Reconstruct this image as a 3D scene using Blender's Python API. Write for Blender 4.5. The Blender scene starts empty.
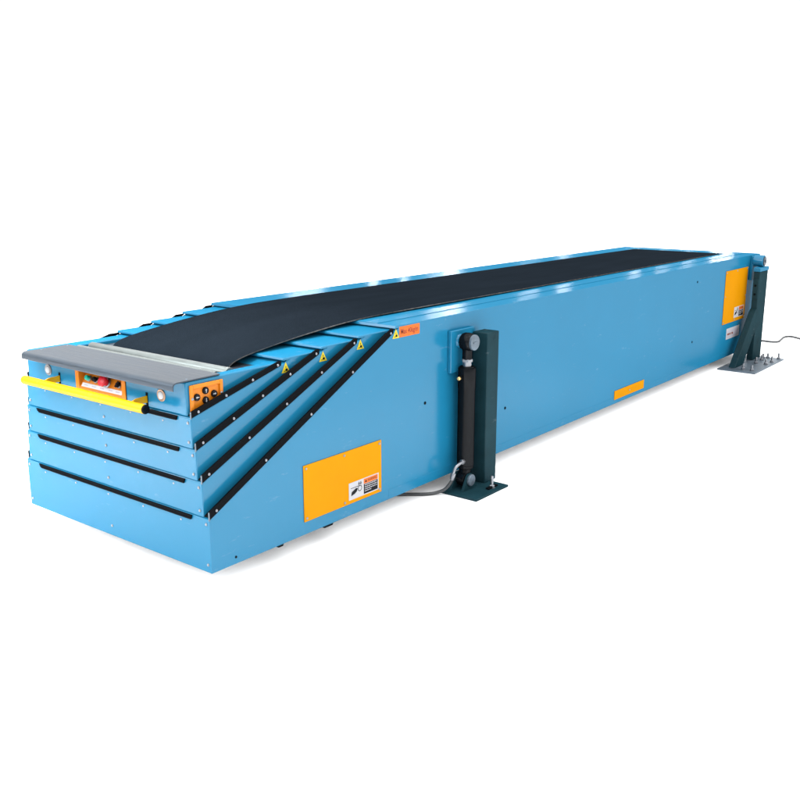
import bpy, bmesh, math, random
from mathutils import Vector, Matrix
random.seed(7)
S = bpy.context.scene
COL = S.collection
V = Vector

# ------------------------------------------------------------------ materials
def nodes_of(name):
    m = bpy.data.materials.new(name); m.use_nodes = True
    nt = m.node_tree
    return m, nt, nt.nodes['Principled BSDF']

def mat(name, col, rough=0.4, metal=0.0, spec=0.5, vary=0.06, rvary=0.08, scale=6.0, bump=0.0, bscale=300.0, coat=0.0, stretch=None, gloss=None, scuff=0.0):
    """painted / plain surface with procedural wear: slight tone drift, roughness drift, fine bump"""
    m, nt, p = nodes_of(name)
    L = nt.links
    tc = nt.nodes.new('ShaderNodeTexCoord')
    src = tc.outputs['Object']
    if stretch:
        mp = nt.nodes.new('ShaderNodeMapping'); mp.inputs['Scale'].default_value = stretch
        L.new(src, mp.inputs['Vector']); src = mp.outputs['Vector']
    n = nt.nodes.new('ShaderNodeTexNoise'); n.inputs['Scale'].default_value = scale; n.inputs['Detail'].default_value = 6
    L.new(src, n.inputs['Vector'])
    r = nt.nodes.new('ShaderNodeMapRange')
    r.inputs['From Min'].default_value = 0.3; r.inputs['From Max'].default_value = 0.7
    r.inputs['To Min'].default_value = 1 - vary; r.inputs['To Max'].default_value = 1 + vary
    L.new(n.outputs['Fac'], r.inputs['Value'])
    mx = nt.nodes.new('ShaderNodeVectorMath'); mx.operation = 'SCALE'
    mx.inputs[0].default_value = col[:3]
    L.new(r.outputs['Result'], mx.inputs['Scale'])
    colour = mx.outputs['Vector']
    if scuff:                                         # sparse pale rub marks and dust
        m2 = nt.nodes.new('ShaderNodeMapping'); m2.inputs['Scale'].default_value = (1.6, 1.6, 5.0)
        L.new(tc.outputs['Object'], m2.inputs['Vector'])
        n2 = nt.nodes.new('ShaderNodeTexNoise'); n2.inputs['Scale'].default_value = 5.5; n2.inputs['Detail'].default_value = 9; n2.inputs['Roughness'].default_value = 0.72
        L.new(m2.outputs['Vector'], n2.inputs['Vector'])
        r3 = nt.nodes.new('ShaderNodeMapRange'); r3.inputs['From Min'].default_value = 0.62; r3.inputs['From Max'].default_value = 0.76
        r3.inputs['To Min'].default_value = 0; r3.inputs['To Max'].default_value = scuff
        L.new(n2.outputs['Fac'], r3.inputs['Value'])
        mc = nt.nodes.new('ShaderNodeMix'); mc.data_type = 'RGBA'
        L.new(r3.outputs['Result'], mc.inputs['Factor']); L.new(colour, mc.inputs['A']); mc.inputs['B'].default_value = (0.36, 0.40, 0.44, 1)
        colour = mc.outputs['Result']
    L.new(colour, p.inputs['Base Color'])
    r2 = nt.nodes.new('ShaderNodeMapRange')
    r2.inputs['From Min'].default_value = 0.3; r2.inputs['From Max'].default_value = 0.7
    r2.inputs['To Min'].default_value = max(0.02, rough - rvary); r2.inputs['To Max'].default_value = min(1, rough + rvary)
    L.new(n.outputs['Fac'], r2.inputs['Value']); L.new(r2.outputs['Result'], p.inputs['Roughness'])
    p.inputs['Metallic'].default_value = metal
    p.inputs['Specular IOR Level'].default_value = spec
    p.inputs['Coat Weight'].default_value = coat
    if gloss is not None:                             # thin even sheen over a matt body colour
        p.inputs['Specular IOR Level'].default_value = 0.0
        g = nt.nodes.new('ShaderNodeBsdfGlossy'); g.inputs['Roughness'].default_value = rough
        L.new(r2.outputs['Result'], g.inputs['Roughness'])
        mxs = nt.nodes.new('ShaderNodeMixShader'); mxs.inputs['Fac'].default_value = gloss
        L.new(p.outputs['BSDF'], mxs.inputs[1]); L.new(g.outputs['BSDF'], mxs.inputs[2])
        L.new(mxs.outputs['Shader'], nt.nodes['Material Output'].inputs['Surface'])
    if bump > 0:
        b = nt.nodes.new('ShaderNodeTexNoise'); b.inputs['Scale'].default_value = bscale; b.inputs['Detail'].default_value = 3
        L.new(src, b.inputs['Vector'])
        bp = nt.nodes.new('ShaderNodeBump'); bp.inputs['Strength'].default_value = bump; bp.inputs['Distance'].default_value = 0.002
        L.new(b.outputs['Fac'], bp.inputs['Height']); L.new(bp.outputs['Normal'], p.inputs['Normal'])
    return m

M = {}
M['blue'] = mat('sky_blue_paint', (0.008, 0.127, 0.236), rough=0.17, vary=0.035, rvary=0.05, scale=1.3, gloss=0.038, scuff=0.15)
M['blue_dark'] = mat('inner_blue_paint', (0.02, 0.16, 0.34), rough=0.4)
M['yellow_panel'] = mat('amber_sheet', (0.44, 0.178, 0.001), rough=0.40, vary=0.04, gloss=0.006)
M['orange'] = mat('orange_plastic', (0.50, 0.150, 0.006), rough=0.35, vary=0.03, gloss=0.03)
M['yellow_bar'] = mat('yellow_paint', (0.54, 0.285, 0.002), rough=0.25, vary=0.04, gloss=0.035, scuff=.12)
M['label_orange'] = mat('orange_vinyl', (0.46, 0.105, 0.018), rough=0.45, gloss=0.02)
M['label_yellow'] = mat('yellow_vinyl', (0.46, 0.37, 0.02), rough=0.45, gloss=0.02)
M['white'] = mat('white_vinyl', (0.34, 0.345, 0.365), rough=0.4, vary=0.02, gloss=.02)
M['ink'] = mat('black_ink', (0.006, 0.006, 0.008), rough=0.4, gloss=.012)
M['ink_brown'] = mat('dark_red_ink', (0.16, 0.02, 0.01), rough=0.5, spec=0.2)
M['ink_grey'] = mat('violet_grey_ink', (0.30, 0.26, 0.36), rough=0.5, spec=0.2)
M['rubber'] = mat('black_rubber', (0.0025, 0.0032, 0.0042), rough=0.45, bump=0.15, bscale=120, gloss=0.004)
M['hole'] = mat('dark_hole', (0.004, 0.005, 0.006), rough=0.9, spec=0.0)
M['black'] = mat('black_enamel', (0.0030, 0.0038, 0.0050), rough=0.16, rvary=.04, gloss=0.012)
M['green'] = mat('dark_green_paint', (0.0075, 0.027, 0.035), rough=0.35, vary=0.16, scale=9, bump=0.05, bscale=45, gloss=0.010, scuff=.16)
M['steel'] = mat('brushed_steel', (0.036, 0.049, 0.065), rough=0.40, metal=0.7, vary=0.24, rvary=0.10, scale=14, stretch=(22, .6, 22), bump=0.15, bscale=30)
M['tray'] = mat('dark_tray', (0.05, 0.058, 0.06), rough=0.6, spec=0.2)
M['pan'] = mat('bounce_pan_white', (0.72, 0.73, 0.74), rough=0.6, spec=0.2)  # pale reflector colour for the added underside sheet
M['caption'] = mat('caption_vinyl', (0.52, 0.53, 0.56), rough=0.4, vary=0.02, gloss=.02)
M['galv'] = mat('galvanised_plate', (0.085, 0.115, 0.145), rough=0.5, metal=0.5, vary=0.30, scale=30, bump=0.15, bscale=40)
M['zinc'] = mat('zinc_screw', (0.22, 0.23, 0.25), rough=0.3, metal=0.9)
M['roller'] = mat('roller_metal', (0.135, 0.155, 0.152), rough=0.36, metal=0.75, vary=.08, scale=8, stretch=(1, 3, 1))
M['brass'] = mat('brass_fitting', (0.75, 0.50, 0.20), rough=0.35, metal=0.8)
M['grey_ring'] = mat('lamp_ring_steel', (0.13, 0.13, 0.14), rough=0.35, metal=0.7)
M['copper_ring'] = mat('lamp_ring_copper', (0.33, 0.21, 0.14), rough=0.35, metal=0.6)
M['lens'] = mat('lamp_lens', (0.40, 0.41, 0.43), rough=0.15, gloss=.05)
M['green_btn'] = mat('green_button', (0.0, 0.40, 0.29), rough=0.3, gloss=.04)
M['red_btn'] = mat('red_button', (0.50, 0.014, 0.028), rough=0.3, gloss=.04)
M['cable'] = mat('grey_cable', (0.032, 0.035, 0.038), rough=0.5)
M['belt_edge'] = mat('frayed_belt_edge', (0.10, 0.097, 0.092), rough=0.8, spec=0.0, vary=0.4, scale=60)

def belt_material():
    m, nt, p = nodes_of('belt_rubber'); L = nt.links
    tc = nt.nodes.new('ShaderNodeTexCoord')
    n = nt.nodes.new('ShaderNodeTexNoise'); n.inputs['Scale'].default_value = 2.2; n.inputs['Detail'].default_value = 8
    mp = nt.nodes.new('ShaderNodeMapping'); mp.inputs['Scale'].default_value = (0.8, 3.0, 1.0)   # scuffs run along the travel
    L.new(tc.outputs['Object'], mp.inputs['Vector']); L.new(mp.outputs['Vector'], n.inputs['Vector'])
    cr = nt.nodes.new('ShaderNodeValToRGB')
    cr.color_ramp.elements[0].position = 0.3; cr.color_ramp.elements[0].color = (0.0075, 0.0108, 0.0148, 1)
    cr.color_ramp.elements[1].position = 0.7; cr.color_ramp.elements[1].color = (0.0091, 0.0130, 0.0180, 1)
    L.new(n.outputs['Fac'], cr.inputs['Fac']); L.new(cr.outputs['Color'], p.inputs['Base Color'])
    p.inputs['Roughness'].default_value = 0.7; p.inputs['Specular IOR Level'].default_value = 0.0
    # woven pebble texture
    w = nt.nodes.new('ShaderNodeTexVoronoi'); w.inputs['Scale'].default_value = 260
    L.new(tc.outputs['Object'], w.inputs['Vector'])
    f = nt.nodes.new('ShaderNodeTexNoise'); f.inputs['Scale'].default_value = 90; f.inputs['Detail'].default_value = 4
    L.new(tc.outputs['Object'], f.inputs['Vector'])
    ad = nt.nodes.new('ShaderNodeMath'); ad.operation = 'ADD'
    L.new(w.outputs['Distance'], ad.inputs[0]); L.new(f.outputs['Fac'], ad.inputs[1])
    b = nt.nodes.new('ShaderNodeBump'); b.inputs['Strength'].default_value = 0.35; b.inputs['Distance'].default_value = 0.002
    L.new(ad.outputs[0], b.inputs['Height']); L.new(b.outputs['Normal'], p.inputs['Normal'])
    return m
M['belt'] = belt_material()

# ------------------------------------------------------------------ mesh helpers
def box(bm, x0, x1, y0, y1, z0, z1, mi=0):
    vs = [bm.verts.new((x, y, z)) for x in (x0, x1) for y in (y0, y1) for z in (z0, z1)]
    for f in ((0, 1, 3, 2), (4, 6, 7, 5), (0, 4, 5, 1), (2, 3, 7, 6), (0, 2, 6, 4), (1, 5, 7, 3)):
        bm.faces.new([vs[i] for i in f]).material_index = mi

def prism(bm, poly, a, b, axis='Y', mi=0):
    """extrude a closed 2-D polygon between a and b. axis Y: poly=(x,z); X: poly=(y,z); Z: poly=(x,y)"""
    def P(u, v, w):
        return {'Y': (u, w, v), 'X': (w, u, v), 'Z': (u, v, w)}[axis]
    A = [bm.verts.new(P(u, v, a)) for u, v in poly]
    B = [bm.verts.new(P(u, v, b)) for u, v in poly]
    fs = [bm.faces.new(A), bm.faces.new(B[::-1])]
    n = len(poly)
    for i in range(n):
        fs.append(bm.faces.new((A[i], B[i], B[(i + 1) % n], A[(i + 1) % n])))
    for f in fs: f.material_index = mi

def cyl(bm, p, q, r, r2=None, n=28, mi=0):
    p, q = V(p), V(q); r2 = r if r2 is None else r2
    d = (q - p).normalized()
    u = d.orthogonal().normalized(); w = d.cross(u)
    A, B = [], []
    for i in range(n):
        t = 2 * math.pi * i / n; e = u * math.cos(t) + w * math.sin(t)
        A.append(bm.verts.new(p + e * r)); B.append(bm.verts.new(q + e * r2))
    fs = [bm.faces.new(A[::-1]), bm.faces.new(B)]
    for i in range(n):
        fs.append(bm.faces.new((A[i], A[(i + 1) % n], B[(i + 1) % n], B[i])))
    for f in fs: f.material_index = mi

def lathe(bm, o, d, prof, n=28, mi=0):
    """revolve profile [(radius, distance along d)] about the axis o + t*d, capped"""
    o, d = V(o), V(d).normalized()
    u = d.orthogonal().normalized(); w = d.cross(u)
    rings = []
    for r, t in prof:
        rings.append([bm.verts.new(o + d * t + (u * math.cos(2 * math.pi * i / n) + w * math.sin(2 * math.pi * i / n)) * max(r, 1e-5)) for i in range(n)])
    fs = []
    for a, b in zip(rings, rings[1:]):
        for i in range(n):
            fs.append(bm.faces.new((a[i], a[(i + 1) % n], b[(i + 1) % n], b[i])))
    fs.append(bm.faces.new(rings[0][::-1])); fs.append(bm.faces.new(rings[-1]))
    for f in fs: f.material_index = mi

def catmull(pts, k=10):
    pts = [V(p) for p in pts]; out = []
    P = [pts[0]] + pts + [pts[-1]]
    for i in range(1, len(P) - 2):
        a, b, c, d = P[i - 1], P[i], P[i + 1], P[i + 2]
        for j in range(k):
            t = j / k
            out.append(0.5 * ((2 * b) + (c - a) * t + (2 * a - 5 * b + 4 * c - d) * t * t + (3 * b - a - 3 * c + d) * t ** 3))
    out.append(pts[-1]); return out

def tube(bm, pts, r, n=12, mi=0):
    pts = [V(p) for p in pts]; rings = []; u = None
    for i, p in enumerate(pts):
        d = (pts[min(i + 1, len(pts) - 1)] - pts[max(i - 1, 0)]).normalized()
        u = d.orthogonal().normalized() if u is None else (u - d * u.dot(d)).normalized()
        w = d.cross(u)
        rings.append([bm.verts.new(p + (u * math.cos(2 * math.pi * k / n) + w * math.sin(2 * math.pi * k / n)) * r) for k in range(n)])
    for a, b in zip(rings, rings[1:]):
        for k in range(n):
            bm.faces.new((a[k], a[(k + 1) % n], b[(k + 1) % n], b[k])).material_index = mi
    bm.faces.new(rings[0][::-1]).material_index = mi; bm.faces.new(rings[-1]).material_index = mi

def root_of(o):
    while o.parent: o = o.parent
    return o

def obj(name, bm, mats, parent=None, bevel=0.0, seg=2, sharp=35):
    """link a bmesh given in world coordinates as ONE object under parent"""
    bmesh.ops.recalc_face_normals(bm, faces=bm.faces[:])
    lim = math.radians(sharp)
    for f in bm.faces: f.smooth = True
    for e in bm.edges:
        if len(e.link_faces) == 2:
            e.smooth = e.calc_face_angle(0.0) < lim
        else: e.smooth = False
    if parent: bmesh.ops.translate(bm, verts=bm.verts[:], vec=-V(root_of(parent).location))
    me = bpy.data.meshes.new(name); bm.to_mesh(me); bm.free()
    for k in (mats if isinstance(mats, (list, tuple)) else [mats]): me.materials.append(M[k])
    o = bpy.data.objects.new(name, me); COL.objects.link(o)
    if parent: o.parent = parent
    if bevel:
        b = o.modifiers.new('bevel', 'BEVEL'); b.width = bevel; b.segments = seg; b.limit_method = 'ANGLE'
        b.angle_limit = math.radians(40); b.harden_normals = False
    return o

def thing(name, loc, label, cat, group=None):
    o = bpy.data.objects.new(name, None); COL.objects.link(o); o.location = loc
    o.empty_display_size = 0.1
    o['label'] = label; o['category'] = cat
    if group: o['group'] = group
    return o

def dup(o, parent, delta):
    c = o.copy(); COL.objects.link(c); c.parent = parent; c.location = o.location + V(delta); return c

def place(proto_mesh, name, parent, world_pos):
    """a small repeated part (screw, bolt) sharing one mesh"""
    o = bpy.data.objects.new(name, proto_mesh); COL.objects.link(o); o.parent = parent
    o.location = V(world_pos) - V(root_of(parent).location); return o

def proto(build, mats):
    bm = bmesh.new(); build(bm)
    bmesh.ops.recalc_face_normals(bm, faces=bm.faces[:])
    for f in bm.faces: f.smooth = True
    for e in bm.edges:
        e.smooth = len(e.link_faces) == 2 and e.calc_face_angle(0.0) < math.radians(40)
    me = bpy.data.meshes.new('screw'); bm.to_mesh(me); bm.free()
    for k in mats: me.materials.append(M[k])
    return me

FONT = None
def text_bm(bm, s, size, fn, mi=0, thick=0.0004, width=None, bold=0.0):
    """lettering as real geometry; fn maps (u, v, depth) on the sign to world"""
    cu = bpy.data.curves.new('lettering', 'FONT'); cu.body = s; cu.size = size; cu.offset = bold
    cu.align_x = 'CENTER'; cu.align_y = 'CENTER'; cu.resolution_u = 3
    to = bpy.data.objects.new('lettering', cu); COL.objects.link(to)
    dg = bpy.context.evaluated_depsgraph_get(); dg.update()
    me = bpy.data.meshes.new_from_object(to.evaluated_get(dg))
    bpy.data.objects.remove(to); bpy.data.curves.remove(cu)
    xs = [v.co.x for v in me.vertices]
    k = 1.0 if not width or not xs else width / (max(xs) - min(xs))
    vs = [bm.verts.new(fn(v.co.x * k, v.co.y, thick)) for v in me.vertices]
    for p in me.polygons:
        try: bm.faces.new([vs[i] for i in p.vertices]).material_index = mi
        except ValueError: pass
    bpy.data.meshes.remove(me)

def side_fn(x, z, y=0.0):   # sign on a face looking towards -Y
    return lambda u, v, d=0.0: (x + u, y - d, z + v)
def front_fn(y, z, x=0.0):  # sign on a face looking towards -X (reader's right is -Y)
    return lambda u, v, d=0.0: (x - d, y - u, z + v)

def quad(bm, fn, u0, u1, v0, v1, d, mi=0):
    bm.faces.new([bm.verts.new(fn(u, v, d)) for u, v in ((u0, v0), (u1, v0), (u1, v1), (u0, v1))]).material_index = mi
def poly(bm, fn, pts, d, mi=0):
    bm.faces.new([bm.verts.new(fn(u, v, d)) for u, v in pts]).material_index = mi
def slab(bm, fn, u0, u1, v0, v1, d0, d1, mi=0):
    vs = [bm.verts.new(fn(u, v, d)) for u in (u0, u1) for v in (v0, v1) for d in (d0, d1)]
    for f in ((0, 1, 3, 2), (4, 6, 7, 5), (0, 4, 5, 1), (2, 3, 7, 6), (0, 2, 6, 4), (1, 5, 7, 3)):
        bm.faces.new([vs[i] for i in f]).material_index = mi

# ------------------------------------------------------------------ floor
G = -0.075
def floor_material():
    m, nt, p = nodes_of('white_floor'); L = nt.links
    tc = nt.nodes.new('ShaderNodeTexCoord'); n = nt.nodes.new('ShaderNodeTexNoise'); n.inputs['Scale'].default_value = 0.8
    L.new(tc.outputs['Object'], n.inputs['Vector'])
    cr = nt.nodes.new('ShaderNodeValToRGB')
    cr.color_ramp.elements[0].color = (0.93, 0.93, 0.93, 1); cr.color_ramp.elements[1].color = (0.95, 0.95, 0.95, 1)
    L.new(n.outputs['Fac'], cr.inputs['Fac']); L.new(cr.outputs['Color'], p.inputs['Base Color'])
    p.inputs['Roughness'].default_value = 0.9; p.inputs['Specular IOR Level'].default_value = 0.0
    return m
M['floor'] = floor_material()
bm = bmesh.new()
ring = [bm.verts.new((2.5 + 400 * math.cos(2 * math.pi * i / 96), 0.6 + 400 * math.sin(2 * math.pi * i / 96), G)) for i in range(96)]
bm.faces.new(ring)
fl = obj('floor', bm, 'floor'); fl['kind'] = 'structure'

# ------------------------------------------------------------------ conveyor
L_ = 5.92; W = 1.2
CONV = thing('telescopic_conveyor', (L_ / 2, W / 2, G), 'long sky blue telescopic belt conveyor with a black belt and nested stepped sections', 'conveyor')
near = [0.0, 0.031, 0.055, 0.072, 0.092]
far = [0.0, 0.022, 0.040, 0.055, 0.075]
zf = [0.207, 0.340, 0.456, 0.573, None]          # top of each section's front face
top = [0.776, 0.757, 0.738, 0.719, 0.700]
xt = [1.072, 0.868, 0.664, 0.466, None]          # where each section's top begins
lip = 0.0115
def slant(k, x):                                  # upper edge of section k's side panel
    x1 = xt[k] - 0.006; z1 = top[k] - lip - 0.012
    return zf[k] + (z1 - zf[k]) * x / x1

screw_f = proto(lambda b: lathe(b, (0, 0, 0), (-1, 0, 0), [(0.0056, 0), (0.0056, 0.001), (0.0047, 0.0028), (0.0027, 0.0038), (0.0, 0.0041)], 14), ['zinc'])
screw_s = proto(lambda b: lathe(b, (0, 0, 0), (0, -1, 0), [(0.0056, 0), (0.0056, 0.001), (0.0047, 0.0028), (0.0027, 0.0038), (0.0, 0.0041)], 14), ['zinc'])
screw_t = proto(lambda b: lathe(b, (0, 0, 0), (-1, 0, 0), [(0.0036, 0), (0.0030, 0.0018), (0.0, 0.0026)], 10), ['white'])

def tri_label(parent, x, z, y, s=0.055):
    """yellow warning triangle with a crushed-hand pictogram"""
    fn = side_fn(x, z, y)
    bm = bmesh.new()
    poly(bm, fn, [(-s * .52, -s * .40), (s * .52, -s * .40), (0, s * .52)], 0.0008, 0)
    # pictogram: roller block, hand, arrow
    poly(bm, fn, [(-.05 * s, -.26 * s), (.22 * s, -.28 * s), (.23 * s, -.10 * s), (.05 * s, -.02 * s), (-.07 * s, -.12 * s)], 0.0012, 1)
    poly(bm, fn, [(-.02 * s, .00 * s), (.05 * s, .02 * s), (.02 * s, .20 * s), (-.03 * s, .18 * s)], 0.0012, 1)
    poly(bm, fn, [(-.24 * s, -.28 * s), (-.10 * s, -.29 * s), (-.10 * s, -.22 * s), (-.22 * s, -.21 * s)], 0.0012, 1)
    return obj('warning_triangle', bm, ['label_yellow', 'ink'], parent)

sections = []
for k in range(4):
    y0, y1 = near[k], W - far[k]
    bm = bmesh.new()
    xe = L_ if k == 0 else 2.2
    if k == 0:
        zb = 0.0; pts = [(0, 0), (xe, 0), (xe, top[0]), (xt[0], top[0]), (xt[0] - .004, top[0] - lip), (xt[0] + 0.022, top[0] - lip), (xt[0] - .006, slant(0, xt[0] - .006)), (0, zf[0])]
    else:
        zlow = zf[k - 1] + 0.0025
        pts = [(0, zlow), (0.03, zlow - 0.03), (1.2, zlow - 0.03), (xe, top[k] - 0.08), (xe, top[k] - .02), (xt[k - 1] + 0.05, top[k]), (xt[k], top[k]), (xt[k] - .004, top[k] - lip), (xt[k] + 0.022, top[k] - lip), (xt[k] - .006, slant(k, xt[k] - .006)), (0, zf[k])]
        xe = 1.3
        pts = [(0, zlow), (0.5, zlow + 0.5 * 0.30), (xe, top[k] - 0.08), (xe, top[k]), (xt[k], top[k]), (xt[k] - .004, top[k] - lip), (xt[k] + 0.022, top[k] - lip), (xt[k] - .006, slant(k, xt[k] - .006)), (0, zf[k])]
    prism(bm, pts, y0, y1)
    if k == 0:
        # folded lower hem, rail steps along the top, small plug holes in the side sheet
        box(bm, 1.02, L_ - .002, -0.0009, 0.0005, 0.001, 0.044)
        box(bm, xt[0] + .004, L_ - .03, 0.105, 0.222, top[0] - .001, top[0] + .0022)
        box(bm, xt[0] + .004, L_ - .03, W - 0.222, W - 0.105, top[0] - .001, top[0] + .0022)
        for hx, hz in ((1.288, .392), (1.985, .231), (.117, .027), (4.562, .659), (4.543, .223)):
            cyl(bm, (hx, -0.0022, hz), (hx, 0.001, hz), 0.0075 if hx > .2 else .005, n=16, mi=1)
    o = obj('base_section' if k == 0 else 'boom_section', bm, ['blue', 'hole'], CONV, bevel=0.004, seg=3)
    sections.append(o)
    # black wiper strip along the slanted edge of each side panel, near and far side
    for side in (0, 1):
        ya = y0 if side == 0 else y1
        sg = -1 if side == 0 else 1
        inner = (near[k + 1] - near[k] - .001) if side == 0 else (far[k] - far[k + 1] + .001) * -1
        bm = bmesh.new()
        xs = xt[k] - (0.019 if side == 0 else -.006); hk = [.029, .029, .028, .023][k]; zl_ = top[k] - (.007 if side == 0 else .011)
        xq = (zl_ - hk - zf[k]) / (slant(k, 1.0) - zf[k])
        x_0 = .002 if side == 0 else .008
        pl = [(x_0, slant(k, x_0)), (xs, slant(k, xs) + .001), (xs + 0.003, zl_ - .004), (xs - .004, zl_), (xq, zl_), (x_0 - .002, slant(k, x_0) + hk)]
        a, b = ya + sg * (0.0035 if side == 0 else .001), ya - sg * (0.004)
        prism(bm, pl, min(a, b), max(a, b))
        # upper flange closing the gap to the next section
        w = inner if side == 0 else -inner
        c0, c1 = ya - sg * .0035, ya - sg * abs(w)
        pl2 = [(x_0 + .002, slant(k, x_0) + .004), (xq, slant(k, xq) + .004), (xq, slant(k, xq) + .009), (x_0, slant(k, x_0) + .009)]
        prism(bm, pl2, min(c0, c1), max(c0, c1))
        st = obj('wiper_strip', bm, ['rubber'], o, bevel=0.0012)
        if side == 0:
            n = 4 if k == 3 else 5
            for i in range(n):
                x = 0.032 + (xs - 0.05) * i / (n - 1)
                place(screw_s, 'screw', o, (x, ya - 0.0035, slant(k, x) + hk * .42))
    # pale end plate of the strip at the front corner
    bm = bmesh.new(); box(bm, -0.002, 0.0008, y0 - .0030, y0 + .0035, zf[k] - .004, zf[k] + hk)
    obj('strip_end', bm, 'galv', o, bevel=0.001)
    # black seal across the front face
    bm = bmesh.new()
    sr, sl_ = [.092, .090, .088, .072][k], [.100, .088, .080, .080][k]
    prism(bm, [(y0 + sr, zf[k] - .001), (y1 - sl_, zf[k] - .001), (y1 - sl_ - .018, zf[k] - .0180), (y0 + sr + .006, zf[k] - .0180)], -0.0065, -0.0004, 'X')
    prism(bm, [(y0 + sr + .003, zf[k] - .009), (y1 - sl_ - .008, zf[k] - .009), (y1 - sl_ - .011, zf[k] - .012), (y0 + sr + .004, zf[k] - .012)], -0.0080, -0.0063, 'X')
    obj('front_seal', bm, 'rubber', o, bevel=0.001)
    for i in range(5):
        y = y0 + .16 + (y1 - y0 - .30) * i / 4
        place(screw_t, 'screw', o, (0, y, zf[k] - .033))
    zl = 0.03 if k == 0 else zf[k - 1] + .026
    for y in (y0 + .018, y1 - .018):
        for z in (zf[k] - .020, zl):
            place(screw_f, 'screw', o, (0, y, z))
    place(screw_f, 'screw', o, (0, 0.60, zl + .012))
    tri_label(o, [1.073, .873, .669, .474][k], [.740, .7185, .6955, .6785][k], y0, .045)

# innermost section: box with a roller pit behind the nose
y0, y1 = near[4], W - far[4]
bm = bmesh.new()
z5 = zf[3] + .0025
prism(bm, [(0, y0), (0, .447), (.062, .447), (.062, .767), (0, .767), (0, y1), (.7, y1), (.7, y1 - .075), (.15, y1 - .075), (.15, y0 + .048), (.7, y0 + .048), (.7, y0)], z5, top[4], 'Z')
box(bm, .1505, .69, y0 + .049, y1 - .076, .61, .652)
S5 = obj('boom_section', bm, ['blue'], CONV, bevel=0.007, seg=4)
bm = bmesh.new(); box(bm, .1505, .30, y0 + .0485, y1 - .0755, .6525, .6545); obj('roller_tray', bm, 'tray', CONV)
for y in (y0 + .018, y1 - .018):
    pass
bm = bmesh.new(); box(bm, 0.30, 0.66, y0 + .050, y1 - .077, 0.653, 0.684)
obj('slider_bed', bm, 'steel', CONV, bevel=.001)

# nose plate with a rolled front edge
bm = bmesh.new()
prof = [(0.158, 0.7015), (0.158, 0.7065), (-0.040, 0.7065), (-0.050, 0.7040), (-0.056, 0.6980), (-0.058, 0.690), (-0.058, 0.677), (-0.0535, 0.677), (-0.0535, 0.690), (-0.050, 0.6985), (-0.040, 0.7015)]
prism(bm, prof, 0.091, 1.062)
npl = obj('nose_plate', bm, 'steel', CONV, bevel=0.0008)
pl_screw = proto(lambda b: lathe(b, (0, 0, 0), (0, 0, 1), [(0.005, 0), (0.004, 0.0010), (0.0, 0.0014)], 12), ['galv'])
for x, y in ((0.02, .11), (0.14, .11), (0.02, 1.04), (0.14, 1.04)):
    place(pl_screw, 'screw', npl, (x, y, 0.7065))
# rollers
for x, z, r in ((0.187, 0.690, 0.0135), (0.252, 0.684, 0.0225)):
    bm = bmesh.new()
    lathe(bm, (x, 0.145, z), (0, 1, 0), [(r * .5, 0), (r * .96, 0.001), (r, .003), (r, .885 - .003), (r * .96, .884), (r * .5, .885)], 32)
    ro = obj('roller', bm, 'roller', CONV)
    bm = bmesh.new(); cyl(bm, (x, 0.1385, z), (x, 1.0475, z), 0.006, n=14)
    obj('axle', bm, 'black', ro)

# belt
pr = [(0.300, 0.655), (0.304, 0.672), (0.316, 0.688), (0.340, 0.703), (0.375, 0.714), (0.43, 0.7245), (0.52, 0.7365), (0.64, 0.7505), (0.80, 0.7655), (0.95, 0.777), (1.07, 0.7835), (1.2, 0.7870), (1.45, 0.7885), (1.9, 0.7885), (3.2, 0.786), (4.8, 0.7855), (5.50, 0.7855), (5.60, 0.7840), (5.68, 0.778), (5.74, 0.764), (5.775, 0.742), (5.785, 0.715)]
pts = catmull([(x, 0, z) for x, z in pr], 6)
T = 0.0045
bm = bmesh.new(); rows = []
for i, p in enumerate(pts):
    d = (pts[min(i + 1, len(pts) - 1)] - pts[max(i - 1, 0)]).normalized(); nrm = V((-d.z, 0, d.x))
    row = []
    for j in range(9):
        t = j / 8; y = 0.225 + t * 0.745
        w = 0.0012 * math.sin(7 * p.x + 3 * t)
        q = p + nrm * 0.0
        row.append((bm.verts.new((p.x, y + (0.0015 * math.sin(p.x * 9) if j in (0, 8) else 0), p.z)), bm.verts.new((p.x - nrm.x * T, y, p.z - nrm.z * T))))
    rows.append(row)
for a, b in zip(rows, rows[1:]):
    for j in range(8):
        bm.faces.new((a[j][0], b[j][0], b[j + 1][0], a[j + 1][0]))
        bm.faces.new((a[j][1], a[j + 1][1], b[j + 1][1], b[j][1]))
    for j in (0, 8):
        bm.faces.new((a[j][0], a[j][1], b[j][1], b[j][0])).material_index = 1
for r in (rows[0], rows[-1]):
    for j in range(8): bm.faces.new((r[j][0], r[j + 1][0], r[j + 1][1], r[j][1])).material_index = 1
obj('conveyor_belt', bm, ['belt', 'belt_edge'], CONV, sharp=40)

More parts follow.
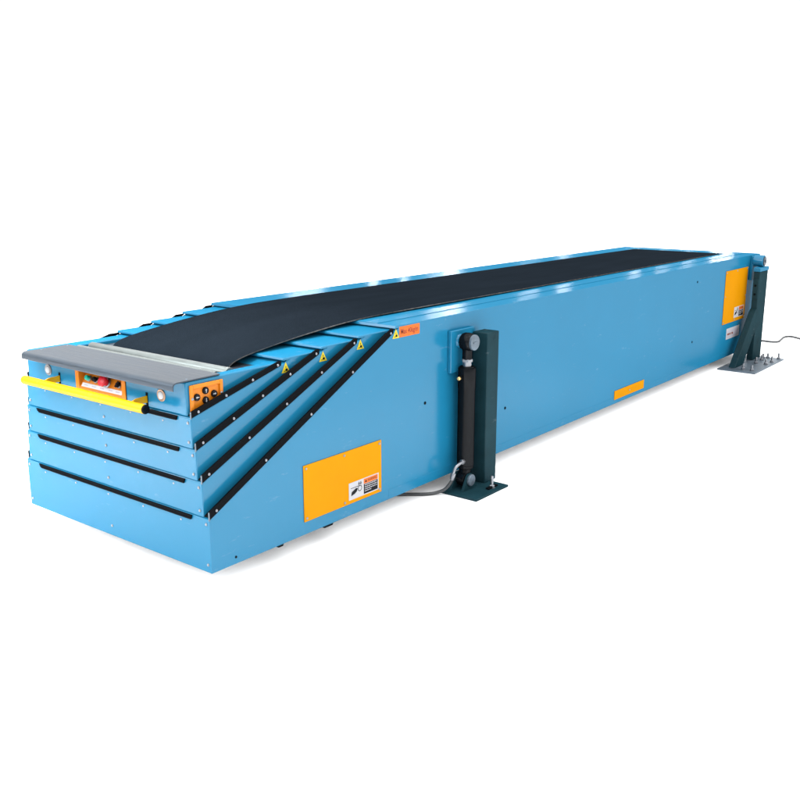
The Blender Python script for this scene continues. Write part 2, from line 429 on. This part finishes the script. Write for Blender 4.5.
# yellow bumper bar on two flat arms, in front of the nose
zb_ = 0.594
bm = bmesh.new(); cyl(bm, (-0.070, 0.238, zb_), (-0.070, 1.030, zb_), 0.0175, n=28)
lathe(bm, (-0.070, 1.030, zb_), (0, 1, 0), [(0.0175, 0), (0.0170, .006), (0.0130, .013), (0.007, .0165), (0, .0175)], 28)
bar = obj('bumper_bar', bm, 'yellow_bar', CONV)
bm = bmesh.new(); lathe(bm, (-0.070, 0.2385, zb_), (0, -1, 0), [(0.0172, 0), (0.0172, .004), (.0140, .007), (.0055, .0072), (.005, .0060), (0, .006)], 28)
obj('end_cap', bm, 'black', bar)
for y in (0.318, 0.888):
    bm = bmesh.new(); prism(bm, [(0.004, 0.594), (0.004, 0.620), (-0.050, 0.617), (-0.066, 0.612), (-0.066, 0.590), (-0.050, 0.594)], y - .003, y + .003)
    obj('bumper_arm', bm, 'yellow_bar', bar, bevel=.001)
    bm = bmesh.new(); box(bm, -0.0012, 0.001, y - .006, y + .006, 0.578, 0.632)
    obj('arm_slot', bm, 'hole', bar)

# recessed orange button panel in the middle of the front face
py0, py1, pz0, pz1 = 0.444, 0.770, 0.583, 0.686
yc = (py0 + py1) / 2; hw = (py1 - py0) / 2
fn = front_fn(yc, 0.0, 0.0)                       # u towards the reader's right, v = height
rim = .022
bm = bmesh.new()
slab(bm, fn, -hw, -hw + rim, pz0, pz1, .0003, .004); slab(bm, fn, hw - rim, hw, pz0, pz1, .0003, .004)
slab(bm, fn, -hw + rim, hw - rim, pz0, pz0 + .009, .0003, .004)
for e in (-1, 1):                                 # pocket cheeks
    u0 = e * (hw - rim); prism(bm, [(-.0035, pz0), (.058, pz0 + .004), (.058, pz1), (-.0035, pz1)], yc - u0 - .0015, yc - u0 + .0015)
bm.faces.new([bm.verts.new(fn(u, v, d)) for u, v, d in ((-hw + rim, pz0 + .009, .003), (hw - rim, pz0 + .009, .003), (hw - rim, .690, -.054), (-hw + rim, .690, -.054))])
bp = obj('button_panel', bm, 'orange', CONV, bevel=.001)
def on_slope(u, v, off=0.0):                      # point on the sloped face at height v, lifted by off
    t = (v - (pz0 + .009)) / (.690 - pz0 - .009); q = V(fn(u, v, .003 - t * .057)); return q + NS * off
NS = V((-.098, 0, .057)).normalized()
for kind, u, v, c in (('push_button', -.098, .628, 'green_btn'), ('push_button', -.050, .628, 'ink'), ('selector_switch', .098, .628, 'ink')):
    bm = bmesh.new()
    lathe(bm, on_slope(u, v, -.002), NS, [(.0125, 0), (.0125, .006), (.0115, .008)], 20, mi=1)
    if kind == 'push_button':
        lathe(bm, on_slope(u, v, .004), NS, [(.0098, 0), (.0098, .013), (.0085, .0155), (0, .016)], 20)
    else:
        lathe(bm, on_slope(u, v, .004), NS, [(.0105, 0), (.0105, .006), (0, .0065)], 20)
        cyl(bm, on_slope(u - .004, v - .010, .014), on_slope(u + .004, v + .010, .014), .0045, n=10)
        cyl(bm, on_slope(u, v, .006), on_slope(u, v, .017), .006, n=10)
    b_ = obj(kind, bm, [c, 'zinc'], bp)
    if c == 'green_btn': b_['label'] = 'green push button'
    elif kind == 'push_button': b_['label'] = 'black push button'
bm = bmesh.new()
lathe(bm, on_slope(.022, .627, -.002), NS, [(.020, 0), (.020, .006), (.018, .009)], 24, mi=1)
lathe(bm, on_slope(.022, .627, .006), NS, [(.013, 0), (.013, .010), (.021, .015), (.0225, .021), (.020, .026), (.012, .0295), (0, .030)], 28)
obj('emergency_stop', bm, ['red_btn', 'zinc'], bp)
bm = bmesh.new()
def sl(u0, u1, v0, v1, off, mi):
    bm.faces.new([bm.verts.new(on_slope(u, v, off)) for u, v in ((u0, v0), (u1, v0), (u1, v1), (u0, v1))]).material_index = mi
sl(-.130, .132, .597, .611, .0008, 0)
rnd = random.Random(3)
for u in (-.102, -.050, .004, .060, .104):        # small captions, too fine to read
    for q in range(4): sl(u - .013 + q * .0065, u - .013 + q * .0065 + rnd.uniform(.003, .0052), .6025, .6060, .0012, 1)
obj('caption_strip', bm, ['caption', 'ink_grey'], bp)

# two round lamps
for y, ring in ((0.966, 'grey_ring'), (0.232, 'copper_ring')):
    bm = bmesh.new(); lathe(bm, (0.001, y, 0.634), (-1, 0, 0), [(.0235, 0), (.0235, .003), (.0215, .0048), (.0165, .0048), (.0155, .003), (.0, .003)], 36)
    la = obj('round_lamp', bm, ring, CONV); la['label'] = 'round lamp with %s ring' % ('grey steel' if y > .5 else 'coppery')
    bm = bmesh.new(); lathe(bm, (-.002, y, 0.634), (-1, 0, 0), [(.0150, 0), (.0146, .003), (.011, .0056), (.005, .0068), (0, .007)], 28)
    obj('lens', bm, 'lens', la)

# orange control box with four push buttons on the near side of the innermost section
fn = side_fn(0.0885, 0.6345, near[4]); hw, hh = .0755, .0515
bm = bmesh.new()
slab(bm, fn, -hw, -hw + .014, -hh, hh, .0003, .009); slab(bm, fn, hw - .014, hw, -hh, hh, .0003, .009)
slab(bm, fn, -hw + .014, hw - .014, hh - .014, hh, .0003, .009)
quad(bm, fn, -hw + .012, hw - .012, -hh, hh - .012, .0014)
cp = obj('control_box', bm, 'orange', CONV, bevel=.002)
for u, v, rot in ((-.0445, .0045, 90), (-.0040, .0225, 0), (-.0050, -.0125, 180), (.0350, .0045, -90)):
    c = V(fn(u, v, 0)); bm = bmesh.new()
    lathe(bm, c, (0, -1, 0), [(.0130, 0.001), (.0130, .007), (.0118, .0095), (.0108, .0095), (.0104, .0085), (0, .0085)], 26)
    R_ = Matrix.Rotation(math.radians(rot), 2)
    def af(a, b): w = R_ @ V((a, b)); return (u + w.x, v + w.y)
    poly(bm, fn, [af(-.0014, -.0075), af(.0014, -.0075), af(.0014, .0015), af(.0045, .0015), af(0, .0075), af(-.0045, .0015), af(-.0014, .0015)], .0089, 1)
    obj('push_button', bm, ['ink', 'white'], cp)
for u, v in ((-.068, .003), (.066, .003)):
    place(screw_s, 'screw', cp, fn(u, v, .009))

# amber access panels with warning stickers
def access_panel(x0, x1, z0, z1, stick, screws):
    bm = bmesh.new(); box(bm, x0, x1, -.0042, -.0003, z0, z1)
    a = obj('access_panel', bm, 'yellow_panel', CONV, bevel=.0008)
    for x, z in screws: place(screw_s, 'screw', a, (x, -.0042, z))
    if stick:
        sx0, sx1, sz0, sz1 = stick
        fn = side_fn((sx0 + sx1) / 2, (sz0 + sz1) / 2, -.0042); w, h = (sx1 - sx0) / 2, (sz1 - sz0) / 2
        bm = bmesh.new(); slab(bm, fn, -w, w, -h, h, 0.0002, .0007, 0)
        # left half: hand drawn towards a roller
        cx = -w * .52
        def ring_pts(cu, cv, r, n=20): return [(cu + r * math.cos(2 * math.pi * i / n), cv + r * math.sin(2 * math.pi * i / n)) for i in range(n)]
        ro_, ri = ring_pts(cx + w * .24, h * .02, h * .36), ring_pts(cx + w * .24, h * .02, h * .27)
        for i in range(20):
            j = (i + 1) % 20; poly(bm, fn, [ro_[i], ro_[j], ri[j], ri[i]], .0010, 1)
        quad(bm, fn, cx - w * .36, cx + w * .26, h * .30, h * .37, .0011, 1)
        quad(bm, fn, cx + w * .16, cx + w * .21, h * .40, h * .80, .0011, 1); quad(bm, fn, cx + w * .28, cx + w * .33, h * .40, h * .80, .0011, 1)
        quad(bm, fn, cx + w * .12, cx + w * .37, h * .55, h * .61, .0012, 1)
        poly(bm, fn, [(cx - w * .34, -h * .55), (cx - w * .10, -h * .42), (cx + w * .04, -h * .22), (cx + w * .10, h * .10), (cx - w * .02, h * .20), (cx - w * .14, h * .06), (cx - w * .30, -h * .10)], .0012, 1)
        # right half: orange header WARNING over a black text block
        quad(bm, fn, -w * .02, w * .93, h * .32, h * .90, .0010, 2)
        quad(bm, fn, -w * .02, w * .93, -h * .88, h * .28, .0010, 1)
        poly(bm, fn, [(w * .05, h * .46), (w * .20, h * .46), (w * .125, h * .76)], .0012, 1)
        text_bm(bm, 'WARNING', h * .44, lambda u, v, d: fn(u + w * .56, v + h * .61, d), 1, .0012, width=w * .62)
        rn = random.Random(11)
        for li in range(4):
            u = w * .05
            while u < w * (.86 if li < 3 else .5):
                q = rn.uniform(.05, .13) * w; e = min(u + q, w * .88)
                quad(bm, fn, u, e, h * (.10 - .24 * li), h * (.20 - .24 * li), .0012, 0); u = e + w * .025
        obj('warning_sticker', bm, ['white', 'ink', 'label_orange'], a)
    return a
def six(x0, x1, z0, z1, m=.014):
    return [(x0 + m, z0 + m), (x0 + m, z1 - m), (x1 - m, z0 + m), (x1 - m, z1 - m), ((x0 + x1) / 2, z0 + m), ((x0 + x1) / 2, z1 - m)]
access_panel(.481, .966, .054, .290, (.749, .946, .070, .146), six(.481, .966, .054, .290))['label'] = 'large front amber panel'
e = six(5.14, 5.64, .273, .688); e[4] = (5.155, .49); e[5] = (5.625, .46); e += [(5.39, .674), (5.40, .287)]
access_panel(5.14, 5.64, .273, .688, (5.385, 5.605, .300, .385), e)['label'] = 'tall amber panel at the rear'
access_panel(3.282, 3.722, .027, .084, None, [(3.50, .055)])['label'] = 'narrow amber strip low on the side'

# orange load label
fn = side_fn(1.170, .7455, 0.0); bm = bmesh.new()
slab(bm, fn, -.073, .073, -.0235, .0235, .0002, .0008, 0)
text_bm(bm, 'Max 40kg/m', .0330, fn, 1, .0011, width=.124, bold=.0004)
obj('load_label', bm, ['label_orange', 'ink_brown'], CONV)
# white rating label near the rear
fn = side_fn(5.405, .184, 0.0); bm = bmesh.new()
slab(bm, fn, -.148, .148, -.043, .043, .0002, .0008, 0)
rn = random.Random(5)
for li, (v, hgt) in enumerate(((.018, .010), (-.004, .016), (-.024, .008))):
    u = -.125
    while u < .12:
        q = rn.uniform(.008, .022); quad(bm, fn, u, u + q, v - hgt / 2, v + hgt / 2, .0011, 1 if (li, u < 0) != (1, True) else 2); u += q + rn.uniform(.005, .012)
obj('rating_label', bm, ['white', 'ink_grey', 'ink_brown'], CONV)

# lift bracket on the side (the cylinder is pinned to it) and rear pivot bracket
bm = bmesh.new(); box(bm, 1.462, 1.655, -.020, -.0004, .503, .704); lb = obj('lift_bracket', bm, 'blue', CONV, bevel=.004, seg=3)
bm = bmesh.new(); lathe(bm, (1.535, -.0195, .650), (0, -1, 0), [(.034, 0), (.030, .008), (.024, .012), (.024, .018)], 28); obj('pin_boss', bm, 'blue', lb)
bm = bmesh.new(); box(bm, 5.690, 5.860, -.022, -.0004, .575, .772); rb = obj('pivot_bracket', bm, 'blue', CONV, bevel=.004, seg=3)
bm = bmesh.new(); cyl(bm, (5.725, -.0215, .732), (5.725, -.100, .732), .046, n=32); obj('pivot_barrel', bm, 'blue', rb, bevel=.003)
bm = bmesh.new(); lathe(bm, (5.725, -.0995, .732), (0, -1, 0), [(.036, 0), (.036, .006), (.033, .009), (.012, .009), (.010, .014), (0, .014)], 28); obj('pivot_pin', bm, 'steel', rb)
bm = bmesh.new(); box(bm, .012, L_ - .02, .010, W - .010, -.0022, -.0004); obj('bounce_pan', bm, 'pan', CONV)  # unseen pale sheet added to bounce light into the gap above the floor
# skid pads under the body
for x0, x1 in ((.335, .375), (.60, .665)):
    bm = bmesh.new(); prism(bm, [(x0, -.0002), (x1, -.0002), (x1 - .008, -.012), (x0 + .008, -.012)], .006, .09); obj('skid_pad', bm, 'rubber', CONV, bevel=.001)

# ------------------------------------------------------------------ front support
SUP = thing('support_post', (1.66, -.10, G), 'dark green square post on a bolted floor plate beside the black lift cylinder', 'post')
bm = bmesh.new(); prism(bm, [(1.408, -.214), (1.690, -.214), (1.690, -.004), (1.408, -.004)], G + .0002, G + .011, 'Z'); obj('base_plate', bm, 'green', SUP, bevel=.0015)
bm = bmesh.new(); box(bm, 1.632, 1.732, -.112, -.025, G + .0105, .683); obj('post', bm, 'green', SUP, bevel=.005, seg=3)
for y in (-.030, -.098):
    bm = bmesh.new(); prism(bm, [(1.455, G + .0105), (1.575, G + .0105), (1.545, .000), (1.532, .012), (1.505, .012), (1.492, .000)], y - .006, y + .006)
    obj('clevis_plate', bm, 'green', SUP, bevel=.001)
bm = bmesh.new(); cyl(bm, (1.518, -.016, -.018), (1.518, -.110, -.018), .017, n=24); lathe(bm, (1.518, -.1045, -.018), (0, -1, 0), [(.029, 0), (.029, .008), (.026, .011), (.004, .011), (.004, .013), (0, .013)], 28)
obj('clevis_pin', bm, 'galv', SUP)
def anchor(parent, x, y, z, h=.055, wing=False, steel='zinc'):
    bm = bmesh.new()
    lathe(bm, (x, y, z), (0, 0, 1), [(.017, 0), (.017, .003)], 24)
    lathe(bm, (x, y, z + .003), (0, 0, 1), [(.0135, 0), (.0135, .010), (.011, .012)], 6)
    lathe(bm, (x, y, z + .010), (0, 0, 1), [(.0075, 0), (.0075, h - .002), (.006, h)], 16)
    a = obj('anchor_bolt', bm, steel, parent, sharp=30)
    if wing:
        bm = bmesh.new(); box(bm, x - .040, x + .040, y - .010, y + .010, z + .001, z + .009); obj('wedge', bm, 'rubber', a, bevel=.002)
anchor(SUP, 1.600, -.175, G + .011, .050, wing=True)

# hydraulic cylinder
HYD = thing('hydraulic_cylinder', (1.535, -.06, -.02), 'black hydraulic lift cylinder pinned upright between the floor plate and the conveyor side', 'hydraulic cylinder')
cx, cy = 1.535, -.062
bm = bmesh.new(); lathe(bm, (cx, cy, .030), (0, 0, 1), [(.030, 0), (.040, .006), (.040, .018), (.0415, .020), (.0415, .395), (.0425, .397), (.0425, .490), (.0405, .497), (.034, .499), (.034, .503), (0, .503)], 40)
obj('barrel', bm, 'black', HYD)
bm = bmesh.new(); cyl(bm, (cx, cy, .532), (cx, cy, .556), .021, n=28); lathe(bm, (cx, cy, .556), (0, 0, 1), [(.027, 0), (.027, .010), (.024, .013)], 6)
obj('piston_rod', bm, 'zinc', HYD, sharp=30)
bm = bmesh.new(); lathe(bm, (cx, cy, .568), (0, 0, 1), [(.024, 0), (.024, .045), (.030, .060)], 28)
lathe(bm, (1.535, -.0345, .650), (0, -1, 0), [(.030, 0), (.038, .004), (.0425, .014), (.0435, .030), (.0425, .046), (.038, .056), (.033, .062)], 36)
obj('rod_eye', bm, 'black', HYD)
bm = bmesh.new(); lathe(bm, (1.535, -.0960, .650), (0, -1, 0), [(.037, 0), (.037, .009), (.0355, .011), (.005, .011), (.004, .009), (0, .009)], 36); box(bm, 1.519, 1.551, -.1095, -.1065, .6465, .6535)
obj('eye_pin', bm, 'galv', HYD)
bm = bmesh.new(); lathe(bm, (1.518, -.040, -.018), (0, -1, 0), [(.026, 0), (.033, .004), (.036, .014), (.036, .034), (.033, .044), (.026, .048)], 32)
cyl(bm, (1.526, cy, .000), (cx, cy, .034), .029, n=28); obj('foot_eye', bm, 'black', HYD)
bm = bmesh.new(); lathe(bm, (cx - .040, cy + .004, .484), (-1, -.15, 0), [(.0125, 0), (.0125, .012), (.010, .016), (.010, .020)], 6); lathe(bm, (cx - .060, cy + .001, .484), (-1, -.15, 0), [(.0085, 0), (.0085, .010), (.005, .014), (0, .014)], 16, mi=1)
obj('port_plug', bm, ['black', 'brass'], HYD, sharp=30)

HOSE = thing('hydraulic_hose', (1.42, -.06, G), 'dark hydraulic hose with steel fitting curling from the cylinder foot along the floor', 'hose')
hp = [(1.500, -.075, .074), (1.462, -.078, .072), (1.432, -.075, .058), (1.422, -.070, .030)]
bm = bmesh.new(); tube(bm, catmull(hp, 8), .008, 14); lathe(bm, (1.500, -.075, .074), (-1, 0, 0), [(.013, 0), (.013, .016), (.011, .018)], 6); lathe(bm, (1.423, -.0705, .034), (-.1, .1, -1), [(.010, 0), (.012, .004), (.012, .030), (.010, .034)], 16)
obj('hose_fitting', bm, 'zinc', HOSE)
bm = bmesh.new(); tube(bm, catmull([(1.421, -.069, .010), (1.412, -.058, -.020), (1.396, -.038, -.048), (1.370, -.008, -.063), (1.335, .022, -.0665), (1.290, .075, -.0665), (1.22, .17, -.0665), (1.18, .35, -.0665), (1.25, .6, -.0665)], 12), .0080, 14)
obj('hose_line', bm, 'cable', HOSE)

# ------------------------------------------------------------------ rear support
RS = thing('pivot_post', (5.7, -.08, G), 'dark green braced post on a galvanised floor plate with many anchor bolts at the rear', 'post')
bm = bmesh.new(); prism(bm, [(5.112, -.294), (5.835, -.294), (5.835, -.002), (5.112, -.002)], G + .0002, G + .011, 'Z'); obj('base_plate', bm, 'galv', RS, bevel=.0015)
bm = bmesh.new(); box(bm, 5.606, 5.806, -.112, -.062, G + .0105, .655); obj('post', bm, 'green', RS, bevel=.005, seg=3)
bm = bmesh.new(); box(bm, 5.600, 5.812, -.1155, -.058, .6555, .686); obj('post_cap', bm, 'blue', RS, bevel=.003)
bm = bmesh.new(); prism(bm, [(5.6055, .360), (5.575, .340), (5.195, G + .0105), (5.385, G + .0105), (5.6055, .175)], -.112, -.060); obj('brace', bm, 'green', RS, bevel=.004, seg=3)
bm = bmesh.new(); box(bm, 5.594, 5.6055, -.108, -.066, .44, .60)
for z in (.475, .545): cyl(bm, (5.5945, -.087, z), (5.592, -.087, z), .009, n=16, mi=1)
obj('joint_plate', bm, ['green', 'hole'], RS, bevel=.001)
for x, y in ((5.20, -.175), (5.19, -.245), (5.50, -.176), (5.51, -.250), (5.625, -.262), (5.66, -.17), (5.745, -.155), (5.80, -.262), (5.785, -.18)):
    anchor(RS, x, y, G + .011, random.uniform(.030, .046), steel='zinc')

CAB = bmesh.new()
tube(CAB, catmull([(5.95, .55, G + .008), (6.25, .36, G + .008), (6.48, .22, G + .008), (6.61, .130, G + .008), (6.608, .056, G + .008), (6.654, .000, G + .008), (6.78, .012, G + .008), (6.930, .030, G + .008), (7.015, .005, G + .008), (6.99, -.06, G + .008), (6.944, -.112, G + .008), (6.88, -.20, G + .008), (6.8, -.34, G + .008), (6.85, -.6, G + .008)], 12), .0085, 12)
c = obj('power_cable', CAB, 'cable'); c['label'] = 'thin grey power cable snaking over the floor behind the rear post'; c['category'] = 'cable'

# ------------------------------------------------------------------ camera
cam = bpy.data.cameras.new('camera'); co = bpy.data.objects.new('camera', cam); COL.objects.link(co)
cam.sensor_width = 36; cam.lens = 41.946; cam.clip_end = 2000; cam.clip_start = .05
yaw, pitch, roll = math.radians(38.2788), math.radians(13.6342), math.radians(0.0338)
fw = V((math.cos(yaw) * math.cos(pitch), math.sin(yaw) * math.cos(pitch), -math.sin(pitch)))
r = fw.cross(V((0, 0, 1))).normalized(); u = r.cross(fw)
r2 = r * math.cos(roll) + u * math.sin(roll); u2 = u * math.cos(roll) - r * math.sin(roll)
mw = Matrix((r2, u2, -fw)).transposed().to_4x4(); mw.translation = V((-2.04630, -2.48521, 1.41459))
co.matrix_world = mw
S.camera = co

# ------------------------------------------------------------------ light: an even white surround, soft lamps and added fills
w = bpy.data.worlds.new('World'); S.world = w; w.use_nodes = True
nt = w.node_tree; bg = nt.nodes['Background']
tc = nt.nodes.new('ShaderNodeTexCoord'); sp = nt.nodes.new('ShaderNodeSeparateXYZ'); nt.links.new(tc.outputs['Generated'], sp.inputs[0])
mr = nt.nodes.new('ShaderNodeMapRange'); mr.interpolation_type = 'SMOOTHSTEP'
mr.inputs['From Min'].default_value = 0.18; mr.inputs['From Max'].default_value = 0.50
mr.inputs['To Min'].default_value = 1.08; mr.inputs['To Max'].default_value = 2.85      # white at the horizon; extra brightness added overhead to wash out floor shadows
nt.links.new(sp.outputs['Z'], mr.inputs['Value']); nt.links.new(mr.outputs['Result'], bg.inputs['Strength'])
bg.inputs['Color'].default_value = (1, 1, 1, 1)
def area(name, loc, target, size, size_y, power, col=(1, 1, 1), spread=180):
    l = bpy.data.lights.new(name, 'AREA'); l.shape = 'RECTANGLE'; l.size = size; l.size_y = size_y; l.energy = power; l.color = col; l.spread = math.radians(spread)
    o = bpy.data.objects.new(name, l); COL.objects.link(o); o.location = loc
    o.rotation_euler = (V(target) - V(loc)).to_track_quat('-Z', 'Y').to_euler(); return o
area('key_softbox', (-2.5, 2.4, 2.5), (-.7, 1.2, .1), 1.8, 1.8, 90, (.96, .98, 1))
# added fill aimed at the white floor; its bounce puts sheen on the front
area('floor_fill', (-1.1, 2.0, 3.2), (-1.05, 1.95, 0), 2.2, 2.2, 95, (1, 1, 1), 60)
area('nose_fill', (.25, .6, 2.9), (.45, .6, .7), 0.9, 0.7, 9, (.97, .985, 1), 50)  # added fill that lifts the front slope of the belt
area('floor_fill', (2.0, -.85, 3.0), (2.0, -.849, 0), 4.2, .6, 17, (1, 1, 1), 40)  # added strip fill that thins the body's shadow on the near floor
# ceiling lamps hanging 4.5 m up along the far end of the hall; they glint on the glossy top rails
for q, p, ln, wd, e in (
    ((23.06, 15.21, 4.50), (1.62, 0.10, 0.78), 0.70, 0.40, 240),
    ((21.69, 14.94, 4.50), (1.42, 0.06, 0.78), 0.25, 0.30, 60),
    ((28.05, 15.21, 4.50), (2.35, 0.10, 0.78), 0.70, 0.35, 60),
    ((30.79, 15.21, 4.50), (2.75, 0.10, 0.78), 0.50, 0.35, 50),
    ((37.30, 15.21, 4.50), (3.70, 0.10, 0.78), 0.40, 0.40, 70),
    ((40.38, 15.21, 4.50), (4.15, 0.10, 0.78), 0.40, 0.40, 70),
    ((43.46, 15.21, 4.50), (4.60, 0.10, 0.78), 0.50, 0.40, 90),
    ((47.70, 15.28, 4.50), (5.22, 0.11, 0.78), 0.60, 0.40, 260),
    ((49.35, 15.28, 4.50), (5.46, 0.11, 0.78), 0.50, 0.40, 220),
    ((23.33, 22.06, 4.50), (1.66, 1.10, 0.78), 1.30, 0.35, 330),
    ((27.37, 22.13, 4.50), (2.25, 1.11, 0.78), 0.35, 0.30, 80),
    ((29.42, 22.13, 4.50), (2.55, 1.11, 0.78), 0.25, 0.30, 60),
    ((32.85, 22.13, 4.50), (3.05, 1.11, 0.78), 0.60, 0.30, 150),
    ((43.46, 22.13, 4.50), (4.60, 1.11, 0.78), 0.40, 0.40, 110),
):
    area('ceiling_lamp', q, p, ln, wd, e)

S.view_settings.view_transform = 'Standard'; S.view_settings.look = 'None'; S.view_settings.gamma = 1.0; S.view_settings.exposure = 0.0
S.view_settings.use_curve_mapping = False
S.cycles.max_bounces = 8
